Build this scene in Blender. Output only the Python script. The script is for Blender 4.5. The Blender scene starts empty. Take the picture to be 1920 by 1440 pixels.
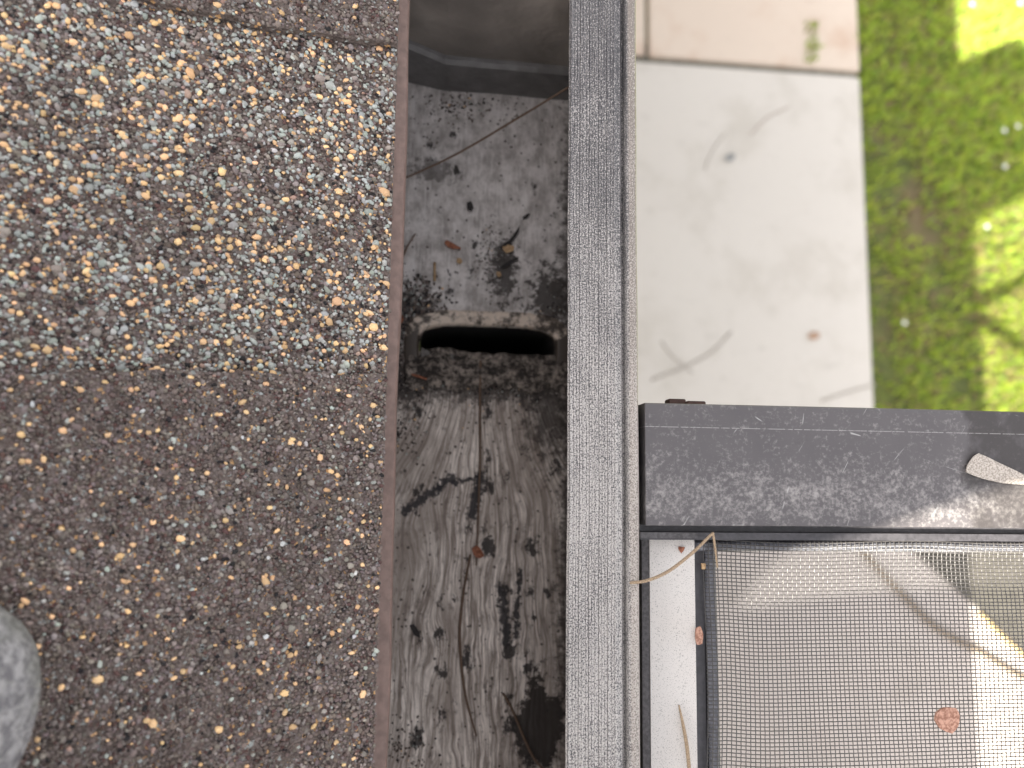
import bpy, bmesh, math, random
import numpy as np
from mathutils import Vector, Matrix
random.seed(7)
rng = np.random.default_rng(11)
C = bpy.context.scene.collection
S = bpy.context.scene

# ------------------------------------------------------------------ camera, sky, sun, exposure
F = 1450.0
CAM = Vector((0, 0, .28))
ax = Vector((13640, -360, -1450)).normalized()
ay = Vector((310, 11720, -1450)); ay = (ay - ax * ax.dot(ay)).normalized()
az = ax.cross(ay)
R3 = Matrix((ax, ay, az))                       # world = R3 @ camera
cd = bpy.data.cameras.new('camera'); cam = bpy.data.objects.new('camera', cd); C.objects.link(cam)
cd.sensor_width = 6.9; cd.lens = 6.9 * F / 1920; cd.clip_start = .01; cd.clip_end = 200
cd.dof.use_dof = True; cd.dof.focus_distance = .285; cd.dof.aperture_fstop = 1.55
cam.matrix_world = Matrix.Translation(CAM) @ R3.to_4x4()
S.camera = cam
SUN = Vector((2.13, 1.42, -2.6)).normalized()   # direction the light travels
elev = math.asin(-SUN.z)
w = bpy.data.worlds.new('World'); S.world = w; w.use_nodes = True
wt = w.node_tree; bg = wt.nodes['Background']
sky = wt.nodes.new('ShaderNodeTexSky'); sky.sky_type = 'NISHITA'; sky.sun_disc = False
sky.sun_elevation = elev; sky.sun_rotation = math.atan2(-SUN.x, -SUN.y)
sky.dust_density = 3.0; sky.ozone_density = .6; sky.air_density = 1.0
hs = wt.nodes.new('ShaderNodeHueSaturation'); hs.inputs['Saturation'].default_value = .22
tint = wt.nodes.new('ShaderNodeMix'); tint.data_type = 'RGBA'; tint.blend_type = 'MULTIPLY'
tint.inputs[0].default_value = 1; tint.inputs[7].default_value = (1.0, .955, .915, 1)
wt.links.new(sky.outputs[0], hs.inputs['Color']); wt.links.new(hs.outputs[0], tint.inputs[6])
wt.links.new(tint.outputs[2], bg.inputs[0]); bg.inputs[1].default_value = .115
sl = bpy.data.lights.new('sun', 'SUN'); sun = bpy.data.objects.new('sun', sl); C.objects.link(sun)
sl.energy = 5.0; sl.angle = math.radians(.53); sl.color = (1, .93, .80)
sun.rotation_euler = SUN.to_track_quat('-Z', 'Y').to_euler(); sun.location = (-2, -1.5, 3)
S.view_settings.view_transform = 'Standard'; S.view_settings.look = 'None'
S.view_settings.exposure = 2.22; S.view_settings.gamma = 1
S.cycles.max_bounces = 8

# ------------------------------------------------------------------ helpers
def at(px, py, z):
    """the point at height z that the photograph shows at this pixel"""
    r = R3 @ Vector(((px - 960) / F, -(py - 720) / F, -1)); t = (z - CAM.z) / r.z
    return CAM + r * t

class NT:
    def __init__(s, name, rough=.8, metal=0, spec=None):
        s.m = bpy.data.materials.new(name); s.m.use_nodes = True; s.t = s.m.node_tree
        s.b = s.t.nodes['Principled BSDF']; s.b.inputs['Roughness'].default_value = rough
        s.b.inputs['Metallic'].default_value = metal
        if spec is not None: s.b.inputs['Specular IOR Level'].default_value = spec
        tc = s.t.nodes.new('ShaderNodeTexCoord'); s.P = tc.outputs['Object']; s.N = tc.outputs['Normal']
    def set(s, sock, v):
        if isinstance(v, bpy.types.NodeSocket): s.t.links.new(v, sock)
        elif isinstance(v, (tuple, list)):
            n = len(sock.default_value); sock.default_value = tuple(v)[:n] if len(v) >= n else tuple(v) + (1,) * (n - len(v))
        else: sock.default_value = v
    def node(s, ty, ins=None, **kw):
        n = s.t.nodes.new('ShaderNode' + ty)
        for k, v in kw.items(): setattr(n, k, v)
        for k, v in (ins or {}).items(): s.set(n.inputs[k], v)
        return n
    def noise(s, scale, vec=None, detail=3, rough=.5, dist=0):
        return s.node('TexNoise', {'Vector': vec or s.P, 'Scale': scale, 'Detail': detail, 'Roughness': rough, 'Distortion': dist}).outputs[0]
    def voro(s, scale, vec=None, feature='F1', out=0):
        return s.node('TexVoronoi', {'Vector': vec or s.P, 'Scale': scale}, feature=feature).outputs[out]
    def map(s, scale=(1, 1, 1), loc=(0, 0, 0), rot=(0, 0, 0), vec=None):
        return s.node('Mapping', {'Vector': vec or s.P, 'Scale': scale, 'Location': loc, 'Rotation': rot}).outputs[0]
    def M(s, op, a, b=0, c=0):
        n = s.node('Math', operation=op); s.set(n.inputs[0], a); s.set(n.inputs[1], b); s.set(n.inputs[2], c); return n.outputs[0]
    def mr(s, v, a, b, c=0, d=1):
        n = s.node('MapRange', interpolation_type='SMOOTHSTEP')
        for i, x in enumerate((v, a, b, c, d)): s.set(n.inputs[i], x)
        return n.outputs[0]
    def mix(s, f, a, b, mode='MIX'):
        n = s.node('Mix', data_type='RGBA', blend_type=mode); s.set(n.inputs[0], f); s.set(n.inputs[6], a); s.set(n.inputs[7], b); return n.outputs[2]
    def xyz(s, vec=None):
        n = s.node('SeparateXYZ', {0: vec or s.P}); return n.outputs
    def comb(s, x, y, z):
        n = s.node('CombineXYZ', {0: x, 1: y, 2: z}); return n.outputs[0]
    def col(s, c): s.set(s.b.inputs['Base Color'], c); return s
    def bump(s, h, dist, strength=1):
        n = s.node('Bump', {'Height': h, 'Distance': dist, 'Strength': strength}); s.set(s.b.inputs['Normal'], n.outputs[0]); return s

def flat(name, c, rough=.8, metal=0, var=.25, scale=400, spec=None):
    n = NT(name, rough, metal, spec); k = n.noise(scale, detail=4)
    n.col(n.mix(n.mr(k, .3, .7), tuple(x * (1 - var) for x in c), tuple(x * (1 + var) for x in c))); n.bump(k, .3 / scale, .5)
    return n.m

def tag(o, label=None, cat=None, group=None, kind=None):
    if label: o['label'] = label
    if cat: o['category'] = cat
    if group: o['group'] = group
    if kind: o['kind'] = kind
    return o

def obj(name, verts, faces, mat, parent=None, smooth=False):
    me = bpy.data.meshes.new(name); me.from_pydata([tuple(v) for v in verts], [], faces); me.update()
    o = bpy.data.objects.new(name, me); C.objects.link(o)
    if mat: me.materials.append(mat)
    if smooth: me.polygons.foreach_set('use_smooth', [True] * len(me.polygons))
    if parent: o.parent = parent
    return o

def fast(name, V, Fc, mat, parent=None, colors=None, smooth=False):
    """numpy arrays: V (n,3), Fc (m,k) with k the same for every face"""
    me = bpy.data.meshes.new(name); k = Fc.shape[1]
    me.vertices.add(len(V)); me.vertices.foreach_set('co', V.astype(np.float32).ravel())
    me.loops.add(Fc.size); me.loops.foreach_set('vertex_index', Fc.astype(np.int32).ravel())
    me.polygons.add(len(Fc)); me.polygons.foreach_set('loop_start', np.arange(0, Fc.size, k, dtype=np.int32))
    me.update(calc_edges=True)
    if smooth: me.polygons.foreach_set('use_smooth', np.ones(len(Fc), bool))
    if colors is not None:
        a = me.color_attributes.new('colour', 'FLOAT_COLOR', 'POINT'); a.data.foreach_set('color', colors.astype(np.float32).ravel())
    me.materials.append(mat)
    o = bpy.data.objects.new(name, me); C.objects.link(o)
    if parent: o.parent = parent
    return o

def empty(name, loc=(0, 0, 0)):
    o = bpy.data.objects.new(name, None); o.empty_display_size = .02; C.objects.link(o); o.location = loc; return o

def box(name, a, b, mat, parent=None, bev=0):
    bm = bmesh.new(); bmesh.ops.create_cube(bm, size=1)
    for v in bm.verts: v.co = Vector([a[i] + (v.co[i] + .5) * (b[i] - a[i]) for i in range(3)])
    if bev: bmesh.ops.bevel(bm, geom=bm.edges[:], offset=bev, segments=2, affect='EDGES')
    me = bpy.data.meshes.new(name); bm.to_mesh(me); bm.free(); me.materials.append(mat)
    o = bpy.data.objects.new(name, me); C.objects.link(o)
    if parent: o.parent = parent
    return o

def extrude_y(name, prof, y0, y1, mat, parent=None, n=40, wob=0, closed=False, smooth=False, axis='y'):
    """sweep an (x,z) profile along y (or a (y,z) profile along x), with a slight unevenness"""
    V, Fc = [], []; k = len(prof); ph = random.random() * 9
    for i in range(n + 1):
        t = y0 + (y1 - y0) * i / n
        d = wob * (math.sin(t * 37 + ph) + .5 * math.sin(t * 91 + 2 * ph))
        e = wob * .6 * math.sin(t * 53 + ph * 3)
        for (p, z) in prof: V.append((p + d, t, z + e) if axis == 'y' else (t, p + d, z + e))
    m = k if closed else k - 1
    for i in range(n):
        for j in range(m):
            a, b = i * k + j, i * k + (j + 1) % k
            Fc.append((a, b, b + k, a + k))
    if closed: Fc += [tuple(range(k)), tuple(range(n * k + k - 1, n * k - 1, -1))]
    o = obj(name, V, Fc, mat, parent, smooth)
    bm = bmesh.new(); bm.from_mesh(o.data); bmesh.ops.recalc_face_normals(bm, faces=bm.faces[:]); bm.to_mesh(o.data); bm.free()
    return o

def tube(name, pts, rad, mat, parent=None, sides=8, sub=6, flat_=1.0):
    """a tapering rod through the points (Catmull-Rom); rad is a number or a list per point"""
    pts = [Vector(p) for p in pts]
    rads = rad if isinstance(rad, (list, tuple)) else [rad] * len(pts)
    P, Rr = [], []
    q = [pts[0] * 2 - pts[1]] + pts + [pts[-1] * 2 - pts[-2]]
    for i in range(len(pts) - 1):
        a, b, c, d = q[i:i + 4]
        for k in range(sub):
            t = k / sub
            P.append(.5 * ((2 * b) + (c - a) * t + (2 * a - 5 * b + 4 * c - d) * t * t + (3 * b - a - 3 * c + d) * t ** 3))
            Rr.append(rads[i] * (1 - t) + rads[i + 1] * t)
    P.append(pts[-1]); Rr.append(rads[-1])
    V, Fc = [], []
    for i, p in enumerate(P):
        T = (P[min(i + 1, len(P) - 1)] - P[max(i - 1, 0)]).normalized()
        u = T.cross(Vector((0, 0, 1)) if abs(T.z) < .9 else Vector((1, 0, 0))).normalized(); v = u.cross(T)
        for k in range(sides):
            an = 2 * math.pi * k / sides; V.append(p + (u * math.cos(an) + v * math.sin(an) * flat_) * Rr[i])
    for i in range(len(P) - 1):
        for k in range(sides):
            a, b = i * sides + k, i * sides + (k + 1) % sides; Fc.append((a, a + sides, b + sides, b))
    Fc += [tuple(range(sides)), tuple(range(len(V) - 1, len(V) - sides - 1, -1))]
    return obj(name, V, Fc, mat, parent, True)

# ------------------------------------------------------------------ materials
def granule_material():
    n = NT('granule', .85, spec=.35); a = n.node('VertexColor', layer_name='colour').outputs[0]
    k = n.noise(4000, detail=2); n.col(n.mix(.35, a, n.mix(k, (.25, .25, .25), (1.5, 1.5, 1.5)), 'MULTIPLY')); n.bump(k, .0001, .5); return n.m
M_gran = granule_material()
M_asphalt = flat('asphalt', (.06, .048, .043), .9, var=.4, scale=900)
def far_shingle():
    n = NT('shingle_surface', .9); v = n.voro(900, out=1); s = n.node('SeparateColor', {0: v}).outputs
    c = n.mix(s[0], (.07, .053, .047), (.2, .16, .145)); c = n.mix(n.mr(s[1], .9, .93), c, (.34, .36, .35))
    c = n.mix(n.mr(s[2], .95, .96), c, (.6, .36, .17)); n.col(c); n.bump(n.voro(900), .0008, 1); return n.m
M_far = far_shingle()
M_edge = flat('brown_edge_metal', (.20, .135, .115), .55, var=.15, scale=300)

def lip_material():
    n = NT('weathered_aluminium', .5, spec=.5); o = n.xyz()
    g = n.noise(2100, n.map((1, .8, 1)), 2, .6)
    big = n.noise(38, n.map((1.6, .6, 1)), 3, .55)
    lines = n.noise(1, n.map((5200, 40, 1)), 2, .6)
    # chalky wear grows towards the south and away from the inner edge
    wear = n.M('ADD', n.mr(o[1], .22, -.02, .025, .175), n.mr(o[0], .050, .0515, -.01, .0))
    wear = n.M('ADD', wear, n.M('MULTIPLY', n.M('SUBTRACT', big, .5), .17))
    k = n.M('ADD', n.M('ADD', g, n.M('MULTIPLY', n.M('SUBTRACT', lines, .5), .30)), wear)
    f = n.mr(k, .53, .76)
    c = n.mix(f, (.070, .068, .073), (.50, .475, .455))
    warm = n.mr(o[0], .0735, .0745)
    c = n.mix(n.M('MULTIPLY', warm, .35), c, (.42, .35, .29))
    n.col(c); n.set(n.b.inputs['Roughness'], n.mr(f, 0, 1, .38, .8)); n.bump(g, .00012, .5); return n.m
M_lip = lip_material()

def floor_material():
    n = NT('dirty_gutter_floor', .6, spec=.4); o = n.xyz()
    x, y = o[0], o[1]
    # wet streaks drawn towards the outlet
    s = n.mr(y, -.045, .052)
    wob = n.M('MULTIPLY', n.M('SUBTRACT', n.noise(34, n.map((1, .5, 1)), 3), .5), .020)
    u = n.M('ADD', n.M('MULTIPLY', n.M('SUBTRACT', x, .024), n.M('ADD', 1, n.M('MULTIPLY', n.M('MULTIPLY', s, s), 1.15))), wob)
    sv = n.comb(u, n.M('MULTIPLY', y, .05), 0)
    st1 = n.noise(980, sv, 4, .75, .15); st2 = n.noise(460, sv, 3, .6, .2); st3 = n.noise(1500, sv, 2, .6)
    sk = n.mr(n.M('ADD', n.M('ADD', n.M('MULTIPLY', st1, .45), n.M('MULTIPLY', st2, .35)), n.M('MULTIPLY', st3, .2)), .43, .60)
    patch = n.noise(46, n.map((1, .4, 1)), 4, .65)
    base_s = n.mix(n.M('MULTIPLY', sk, n.mr(patch, .36, .60, .25, 1)), (.31, .255, .22), (.97, .88, .81))
    mott = n.noise(260, n.map((1, .55, 1)), 6, .75)
    base_s = n.mix(n.mr(mott, .51, .66, 0, .62), base_s, (.13, .10, .085))
    base_s = n.mix(n.mr(st2, .46, .38, 0, .35), base_s, (.13, .10, .085))
    # north of the outlet: mottled pale metal, a few drawn lines
    m2 = n.noise(120, n.map((1, .7, 1)), 6, .72)
    base_n = n.mix(n.mr(m2, .34, .66), (.34, .31, .295), (.68, .64, .625))
    ln = n.noise(1, n.map((900, 60, 1)), 3, .6)
    base_n = n.mix(n.mr(ln, .55, .62, 0, .35), base_n, (.78, .75, .74))
    c = n.mix(n.mr(y, .050, .075), base_s, base_n)
    # dark patch of silt north of the hole
    def spot(cx, cy, rx, ry, f0=1.0, f1=.55, nz=260, amt=.9):
        dx = n.M('DIVIDE', n.M('SUBTRACT', x, cx), rx); dy = n.M('DIVIDE', n.M('SUBTRACT', y, cy), ry)
        r = n.M('SQRT', n.M('ADD', n.M('MULTIPLY', dx, dx), n.M('MULTIPLY', dy, dy)))
        r = n.M('ADD', r, n.M('MULTIPLY', n.M('SUBTRACT', n.noise(nz, detail=6, rough=.75), .5), 3.6))
        return n.mr(r, f0, f1, 0, amt)
    grime_shade = (.028, .021, .018)
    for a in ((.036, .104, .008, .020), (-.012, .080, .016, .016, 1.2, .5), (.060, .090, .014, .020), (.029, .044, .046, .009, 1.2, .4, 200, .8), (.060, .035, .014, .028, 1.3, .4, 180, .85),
              (.056, -.115, .013, .020, 1.05, .8, 60, .95), (.000, .155, .014, .008, .9, .5, 260, .6), (.0705, -.05, .0075, .13, 1.3, .2, 240, .9), (.0710, .11, .008, .10, 1.3, .2, 240, .9), (-.0195, -.04, .0035, .12, 1.2, .3, 260, .8), (-.012, .047, .014, .018, 1.2, .4)):  # long edge strips: corner dirt plus side wall shade painted into the floor colour
        c = n.mix(spot(*a), c, grime_shade)
    # the smeared mark and branching stain
    for a, b, wd in (((.012, .000), (-.010, -.016), .0028), ((.026, .001), (.004, -.005), .0012), ((.026, .001), (.022, -.018), .0036), ((.046, -.045), (.044, -.075), .0018), ((.037, -.052), (.040, -.078), .0032)):
        vx, vy = b[0] - a[0], b[1] - a[1]; L = vx * vx + vy * vy
        t = n.node('Clamp', {0: n.M('DIVIDE', n.M('ADD', n.M('MULTIPLY', n.M('SUBTRACT', x, a[0]), vx), n.M('MULTIPLY', n.M('SUBTRACT', y, a[1]), vy)), L)}).outputs[0]
        qx = n.M('SUBTRACT', n.M('SUBTRACT', x, a[0]), n.M('MULTIPLY', t, vx)); qy = n.M('SUBTRACT', n.M('SUBTRACT', y, a[1]), n.M('MULTIPLY', t, vy))
        r = n.M('SQRT', n.M('ADD', n.M('MULTIPLY', qx, qx), n.M('MULTIPLY', qy, qy)))
        r = n.M('ADD', r, n.M('MULTIPLY', n.M('SUBTRACT', n.noise(420, detail=5, rough=.7), .5), .011))
        c = n.mix(n.mr(r, wd, wd * .4, 0, .93), c, (.02, .018, .022))
    # mould blots
    v = n.voro(95, n.map((1, .75, 1)), out=0); rnd = n.node('SeparateColor', {0: n.voro(95, n.map((1, .75, 1)), out=1)}).outputs[0]
    rr = n.M('ADD', v, n.M('MULTIPLY', n.M('SUBTRACT', n.noise(330, n.map((1, .6, 1)), 5, .75), .5), 1.5))
    size = n.M('MULTIPLY', n.mr(rnd, .30, 1, 0, .36), n.mr(y, .12, .0, .45, 1))
    blot = n.mr(n.M('SUBTRACT', rr, size), .05, -.10, 0, .93); c = n.mix(blot, c, (.024, .019, .019))
    v2 = n.voro(330, out=0); r2 = n.node('SeparateColor', {0: n.voro(330, out=1)}).outputs[1]
    c = n.mix(n.mr(n.M('SUBTRACT', n.M('ADD', v2, n.M('MULTIPLY', n.noise(900), .3)), n.M('MULTIPLY', r2, .42)), .03, -.04, 0, .85), c, (.05, .038, .032))
    n.col(c); n.bump(n.M('ADD', st1, mott), .0006, .5); return n.m
M_floor = floor_material()
M_trough = flat('gutter_metal', (.13, .12, .115), .45, var=.25, scale=60, spec=.5)
M_cap = flat('end_cap_metal', (.21, .185, .165), .36, var=.3, scale=25, spec=.6)
M_strip = flat('cap_flange_metal', (.12, .115, .115), .45, var=.2, scale=120)
M_rim = NT('outlet_rim', .5); o_ = M_rim.xyz(); kk = M_rim.M('ADD', M_rim.noise(190, detail=5, rough=.7), M_rim.M('ADD', M_rim.mr(o_[1], .071, .067, 0, .35), M_rim.mr(M_rim.M('ABSOLUTE', M_rim.M('SUBTRACT', o_[0], .026)), .026, .036, 0, .10)))
M_rim.col(M_rim.mix(M_rim.mr(kk, .44, .64), (.66, .55, .46), (.06, .046, .037))); M_rim = M_rim.m
M_dark = flat('dark_downspout', (.03, .028, .027), .8)
M_sludge = NT('sludge', .7); k1 = M_sludge.noise(230, detail=6, rough=.75); M_sludge.col(M_sludge.mix(M_sludge.mr(k1, .42, .66), (.024, .018, .015), (.38, .32, .275))); M_sludge.bump(k1, .002, .8); M_sludge = M_sludge.m

def beam_material():
    n = NT('bronze_painted_aluminium', .42, spec=.5); o = n.xyz(); x, y = o[0], o[1]
    base = n.mix(n.noise(60, detail=4), (.078, .072, .077), (.112, .104, .108))
    band = n.mr(y, .014, -.004); band = n.M('MULTIPLY', band, n.mr(y, -.0162, -.010, .35, 1))
    s1 = n.noise(560, detail=5, rough=.72); s2 = n.noise(150, detail=3)
    sp = n.mr(n.M('ADD', n.M('ADD', s1, n.M('MULTIPLY', s2, .45)), n.M('MULTIPLY', band, .13)), .74, 1.10)
    c = n.mix(n.M('MULTIPLY', sp, .62), base, (.42, .40, .39))
    # dark wet stain on the right
    st = n.M('ADD', n.mr(x, .200, .213), n.M('MULTIPLY', n.M('SUBTRACT', n.noise(90, detail=4, rough=.6), .5), 2.4))
    c = n.mix(n.mr(st, .35, 1.05, 0, .66), c, (.024, .020, .018))
    # scribed line along the profile and some hair scratches
    d = n.M('ABSOLUTE', n.M('SUBTRACT', y, .0199)); br = n.mr(n.noise(1, n.map((500, 3, 1)), 4), .38, .5)
    c = n.mix(n.M('MULTIPLY', n.mr(d, .00018, .00004), n.M('MULTIPLY', br, .5)), c, (.55, .54, .53))
    for rot, sc, seed in ((.3, 70, 1), (1.9, 55, 4), (-.9, 60, 9)):
        q = n.map((1, 1, 1), (seed, seed * .3, 0), (0, 0, rot)); z = n.xyz(q)
        l = n.M('ABSOLUTE', n.M('SUBTRACT', n.noise(sc, n.map((.15, 1, 1), vec=q), 1, .4), .5))
        g = n.mr(n.noise(75, q, 3), .60, .68)
        c = n.mix(n.M('MULTIPLY', n.mr(l, .004, .0008), n.M('MULTIPLY', g, .7)), c, (.5, .5, .49))
    n.col(c); n.set(n.b.inputs['Roughness'], n.mr(sp, 0, 1, .4, .75)); n.bump(s1, .0001, .3); return n.m
M_beam = beam_material()
M_groove = flat('dark_bronze', (.050, .048, .054), .38, var=.2, scale=500, spec=.5)
M_ledge = flat('grey_ledge', (.075, .071, .075), .5, var=.35, scale=900)
def white_strip():
    n = NT('speckled_white_paint', .6); k = n.noise(2600, detail=2, rough=.6); b = n.noise(45, detail=3)
    c = n.mix(b, (.57, .53, .495), (.63, .61, .59)); c = n.mix(n.mr(k, .57, .68, 0, .8), c, (.17, .165, .16)); n.col(c); return n.m
M_white = white_strip()
M_thread = flat('screen_thread', (.062, .058, .058), .32, var=.2, scale=2000, spec=.8)
M_spline = flat('grey_spline', (.20, .205, .235), .45, var=.2, scale=500)

def concrete(name, a, b, stain):
    n = NT(name, .85); k = n.noise(1.3, detail=5, rough=.55); c = n.mix(k, a, b)
    c = n.mix(n.mr(n.noise(3.1, detail=7, rough=.7), .48, .68, 0, .8), c, stain); c = n.mix(n.mr(n.noise(9, n.map((1, 2.4, 1), (0, 0, 0), (0, 0, .5)), 5, .7), .60, .70, 0, .35), c, tuple(q * .72 for q in stain)); c = n.mix(n.mr(n.noise(60, detail=2), .62, .7, 0, .12), c, (.2, .18, .16))
    n.col(c); n.bump(n.noise(80, detail=5), .002, .4); return n.m
M_conc = concrete('pale_concrete', (.56, .53, .485), (.62, .59, .545), (.50, .47, .42))
M_conc2 = concrete('tan_concrete', (.59, .495, .41), (.65, .56, .475), (.52, .38, .29))
M_patio = concrete('patio_concrete', (.44, .395, .37), (.49, .45, .425), (.40, .36, .33))
M_gap = flat('joint_dirt', (.16, .15, .12), .9, scale=30)
def ground_material():
    n = NT('lawn_soil', .9); a = n.noise(2.2, detail=4, rough=.6); b = n.noise(14, detail=4)
    c = n.mix(n.mr(b, .3, .7), (.07, .085, .025), (.12, .14, .035)); c = n.mix(n.mr(a, .50, .66, 0, .8), c, (.15, .105, .065)); n.col(c); return n.m
M_soil = ground_material()
def blade_material():
    n = NT('grass_blade', .6); a = n.node('VertexColor', layer_name='colour').outputs[0]; n.col(a)
    n.b.inputs['Transmission Weight'].default_value = 0; return n.m
M_blade = blade_material()
M_wall = flat('stucco', (.45, .40, .34), .9, scale=40)
M_fascia = flat('fascia_paint', (.10, .09, .085), .6)

# ------------------------------------------------------------------ ground
GZ = -2.6
ground = obj('ground', [(-60, -60, GZ), (60, -60, GZ), (60, 60, GZ), (-60, 60, GZ)], [(0, 1, 2, 3)], M_soil); tag(ground, kind='structure')
path = empty('path', (1.2, 1, GZ)); tag(path, kind='structure')
def slab(name, x0, y0, x1, y1, m, top=.035, parent=None):
    return box(name, (x0, y0, GZ - .05), (x1, y1, GZ + top), m, parent, .006)
def child_box(name, x0, y0, x1, y1, m, top, par):
    o = box(name, (x0, y0, GZ - .05), (x1, y1, GZ + top), m, None, .006); o.parent = par; o.matrix_parent_inverse = Matrix.Translation(-par.location); return o
child_box('slab', .55, -.02, 1.732, 1.665, M_conc, .035, path)
child_box('slab', .842, 1.692, 1.738, 3.4, M_conc2, .030, path)
child_box('slab', .55, 1.692, .830, 3.4, M_conc2, .022, path)
child_box('joint', .56, 1.60, 1.725, 1.75, M_gap, .016, path)
patio = box('patio', (.3, -4, GZ - .05), (6, -.03, GZ + .034), M_patio, None, .006); tag(patio, kind='structure')

def grass(name, cx0, cx1, cy0, cy1, n, lo, hi, z0=GZ, mask=None):
    X = rng.uniform(cx0, cx1, n); Y = rng.uniform(cy0, cy1, n)
    patch = .5 + .5 * np.sin(X * 3.1 + 1.3 * np.sin(Y * 2.3)) * np.cos(Y * 2.7 + X * 1.7)
    fine = .5 + .5 * np.sin(X * 17 + 3 * np.sin(Y * 13)) * np.cos(Y * 19 + X * 11)
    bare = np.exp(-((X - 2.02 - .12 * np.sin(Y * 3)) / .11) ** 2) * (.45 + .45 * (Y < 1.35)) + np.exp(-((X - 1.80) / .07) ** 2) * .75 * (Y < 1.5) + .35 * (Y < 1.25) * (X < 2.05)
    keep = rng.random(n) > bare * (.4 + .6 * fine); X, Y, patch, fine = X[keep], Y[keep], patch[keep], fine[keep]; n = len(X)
    L = rng.uniform(lo, hi, n); a = rng.uniform(0, 2 * np.pi, n); lean = rng.uniform(.3, 1.1, n); wd = rng.uniform(.0025, .005, n)
    d = np.stack([np.cos(a), np.sin(a)], 1); p = np.stack([-d[:, 1], d[:, 0]], 1)
    b = np.stack([X, Y, np.full(n, z0)], 1)
    def off(v, h, s): r = b.copy(); r[:, :2] += d * (v)[:, None] + p * (s)[:, None]; r[:, 2] += h; return r
    V = np.stack([off(L * 0, L * 0, -wd), off(L * 0, L * 0, wd), off(L * lean * .35, L * .55, wd * .8), off(L * lean * .35, L * .55, -wd * .8), off(L * lean, L * .8, wd * 0)], 1).reshape(-1, 3)
    i = np.arange(n)[:, None] * 5
    Fc = np.concatenate([i + [[0, 1, 2]], i + [[0, 2, 3]], i + [[3, 2, 4]]])
    t = rng.random(n)[:, None]; g = np.array([.155, .275, .014]) * (1 - t) + np.array([.36, .44, .030]) * t
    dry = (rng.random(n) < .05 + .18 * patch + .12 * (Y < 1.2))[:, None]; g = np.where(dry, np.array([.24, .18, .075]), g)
    c = np.repeat(np.concatenate([g, np.ones((n, 1))], 1), 5, 0)
    return fast(name, V, Fc, M_blade, None, c)
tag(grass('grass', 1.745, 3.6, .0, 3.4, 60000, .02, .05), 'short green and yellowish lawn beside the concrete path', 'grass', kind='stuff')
tag(grass('weeds', 1.50, 1.56, 1.71, 1.90, 80, .010, .028, GZ + .03), 'green weeds growing across the tan concrete slab', 'weeds', kind='stuff')

M_petal = flat('white_petal', (.75, .75, .74), .6)
def petal(px, py, z=GZ + .045):
    c = at(px, py, z); t = empty('blossom', c)
    for k in range(5):
        a = k * 1.257 + random.random() * .3; u = Vector((math.cos(a), math.sin(a), .25)); v = Vector((-math.sin(a), math.cos(a), 0))
        obj('petal', [Vector(), u * .007 + v * .004, u * .012, u * .007 - v * .004], [(0, 1, 2), (0, 2, 3)], M_petal, t)
    return t
for p, l in (((1883, 245), 'white blossom on the shaded lawn, just left of a second one'), ((1908, 237), 'white blossom on the shaded lawn nearest the right edge of the view'), ((1884, 312), 'white blossom on the shaded lawn, alone below the close pair'),
             ((1822, 8), 'white blossom in the sunlit lawn patch, near its left border'), ((1912, 6), 'white blossom in the sunlit lawn patch, at the far corner'), ((1696, 605), 'white blossom on the brownish lawn close to the pale concrete slab'), ((1850, 425), 'white blossom in the lower sunlit strip of the lawn')):
    tag(petal(*p), l, 'blossom', 'tiny white blossoms on the lawn')

# ------------------------------------------------------------------ house under the eave
ho = box('house_wall', (-.50, -4, GZ), (-.35, 3.4, -.05), M_wall); tag(ho, 'tan stucco house wall below the eave', 'wall')

# ------------------------------------------------------------------ roof
SL = .36
def rz(x, h=0): return .0085 + SL * (-x - .0142) + h
nrm = Vector((SL, 0, 1)).normalized()
roof = empty('shingle_roof'); tag(roof, 'brown and grey asphalt shingle roof edge above the gutter', 'roof')
def slab_poly(name, pts, top, thick, mat, parent, skew=0):
    """polygon (x,y) lying on the roof slope"""
    n = len(pts); V = [(x, y, rz(x, top)) for x, y in pts] + [(x, y, rz(x, top - thick)) for x, y in pts]
    Fc = [tuple(range(n)), tuple(range(2 * n - 1, n - 1, -1))] + [(i, (i + 1) % n, (i + 1) % n + n, i + n) for i in range(n)]
    o = obj(name, V, Fc, mat, parent); bm = bmesh.new(); bm.from_mesh(o.data); bmesh.ops.recalc_face_normals(bm, faces=bm.faces[:]); bm.to_mesh(o.data); bm.free(); return o
slab_poly('roof_deck', [(-.02, -4), (-.02, 3.4), (-1.6, 3.4), (-1.6, -4)], -.004, .012, M_fascia, roof)
def wavy(a, b, n=26, amp=.0006):
    r = []
    for i in range(n + 1):
        t = i / n; r.append((a[0] + (b[0] - a[0]) * t, a[1] + (b[1] - a[1]) * t + random.uniform(-amp, amp)))
    return r
XE = -.0152
m1 = wavy((XE, .0300), (-.16, .0275)); m2 = wavy((XE, .1345), (-.10, .1560)); 
left = -1.6
PAL = {'brown': (.158, .122, .108), 'gbrown': (.225, .187, .166), 'maroon': (.115, .066, .060), 'black': (.028, .025, .027), 'pale': (.43, .45, .425), 'tan': (.88, .58, .32), 'dusty': (.33, .29, .265), 'mauve': (.215, .175, .168), 'pink': (.42, .28, .23), 'white': (.6, .6, .6)}
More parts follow.
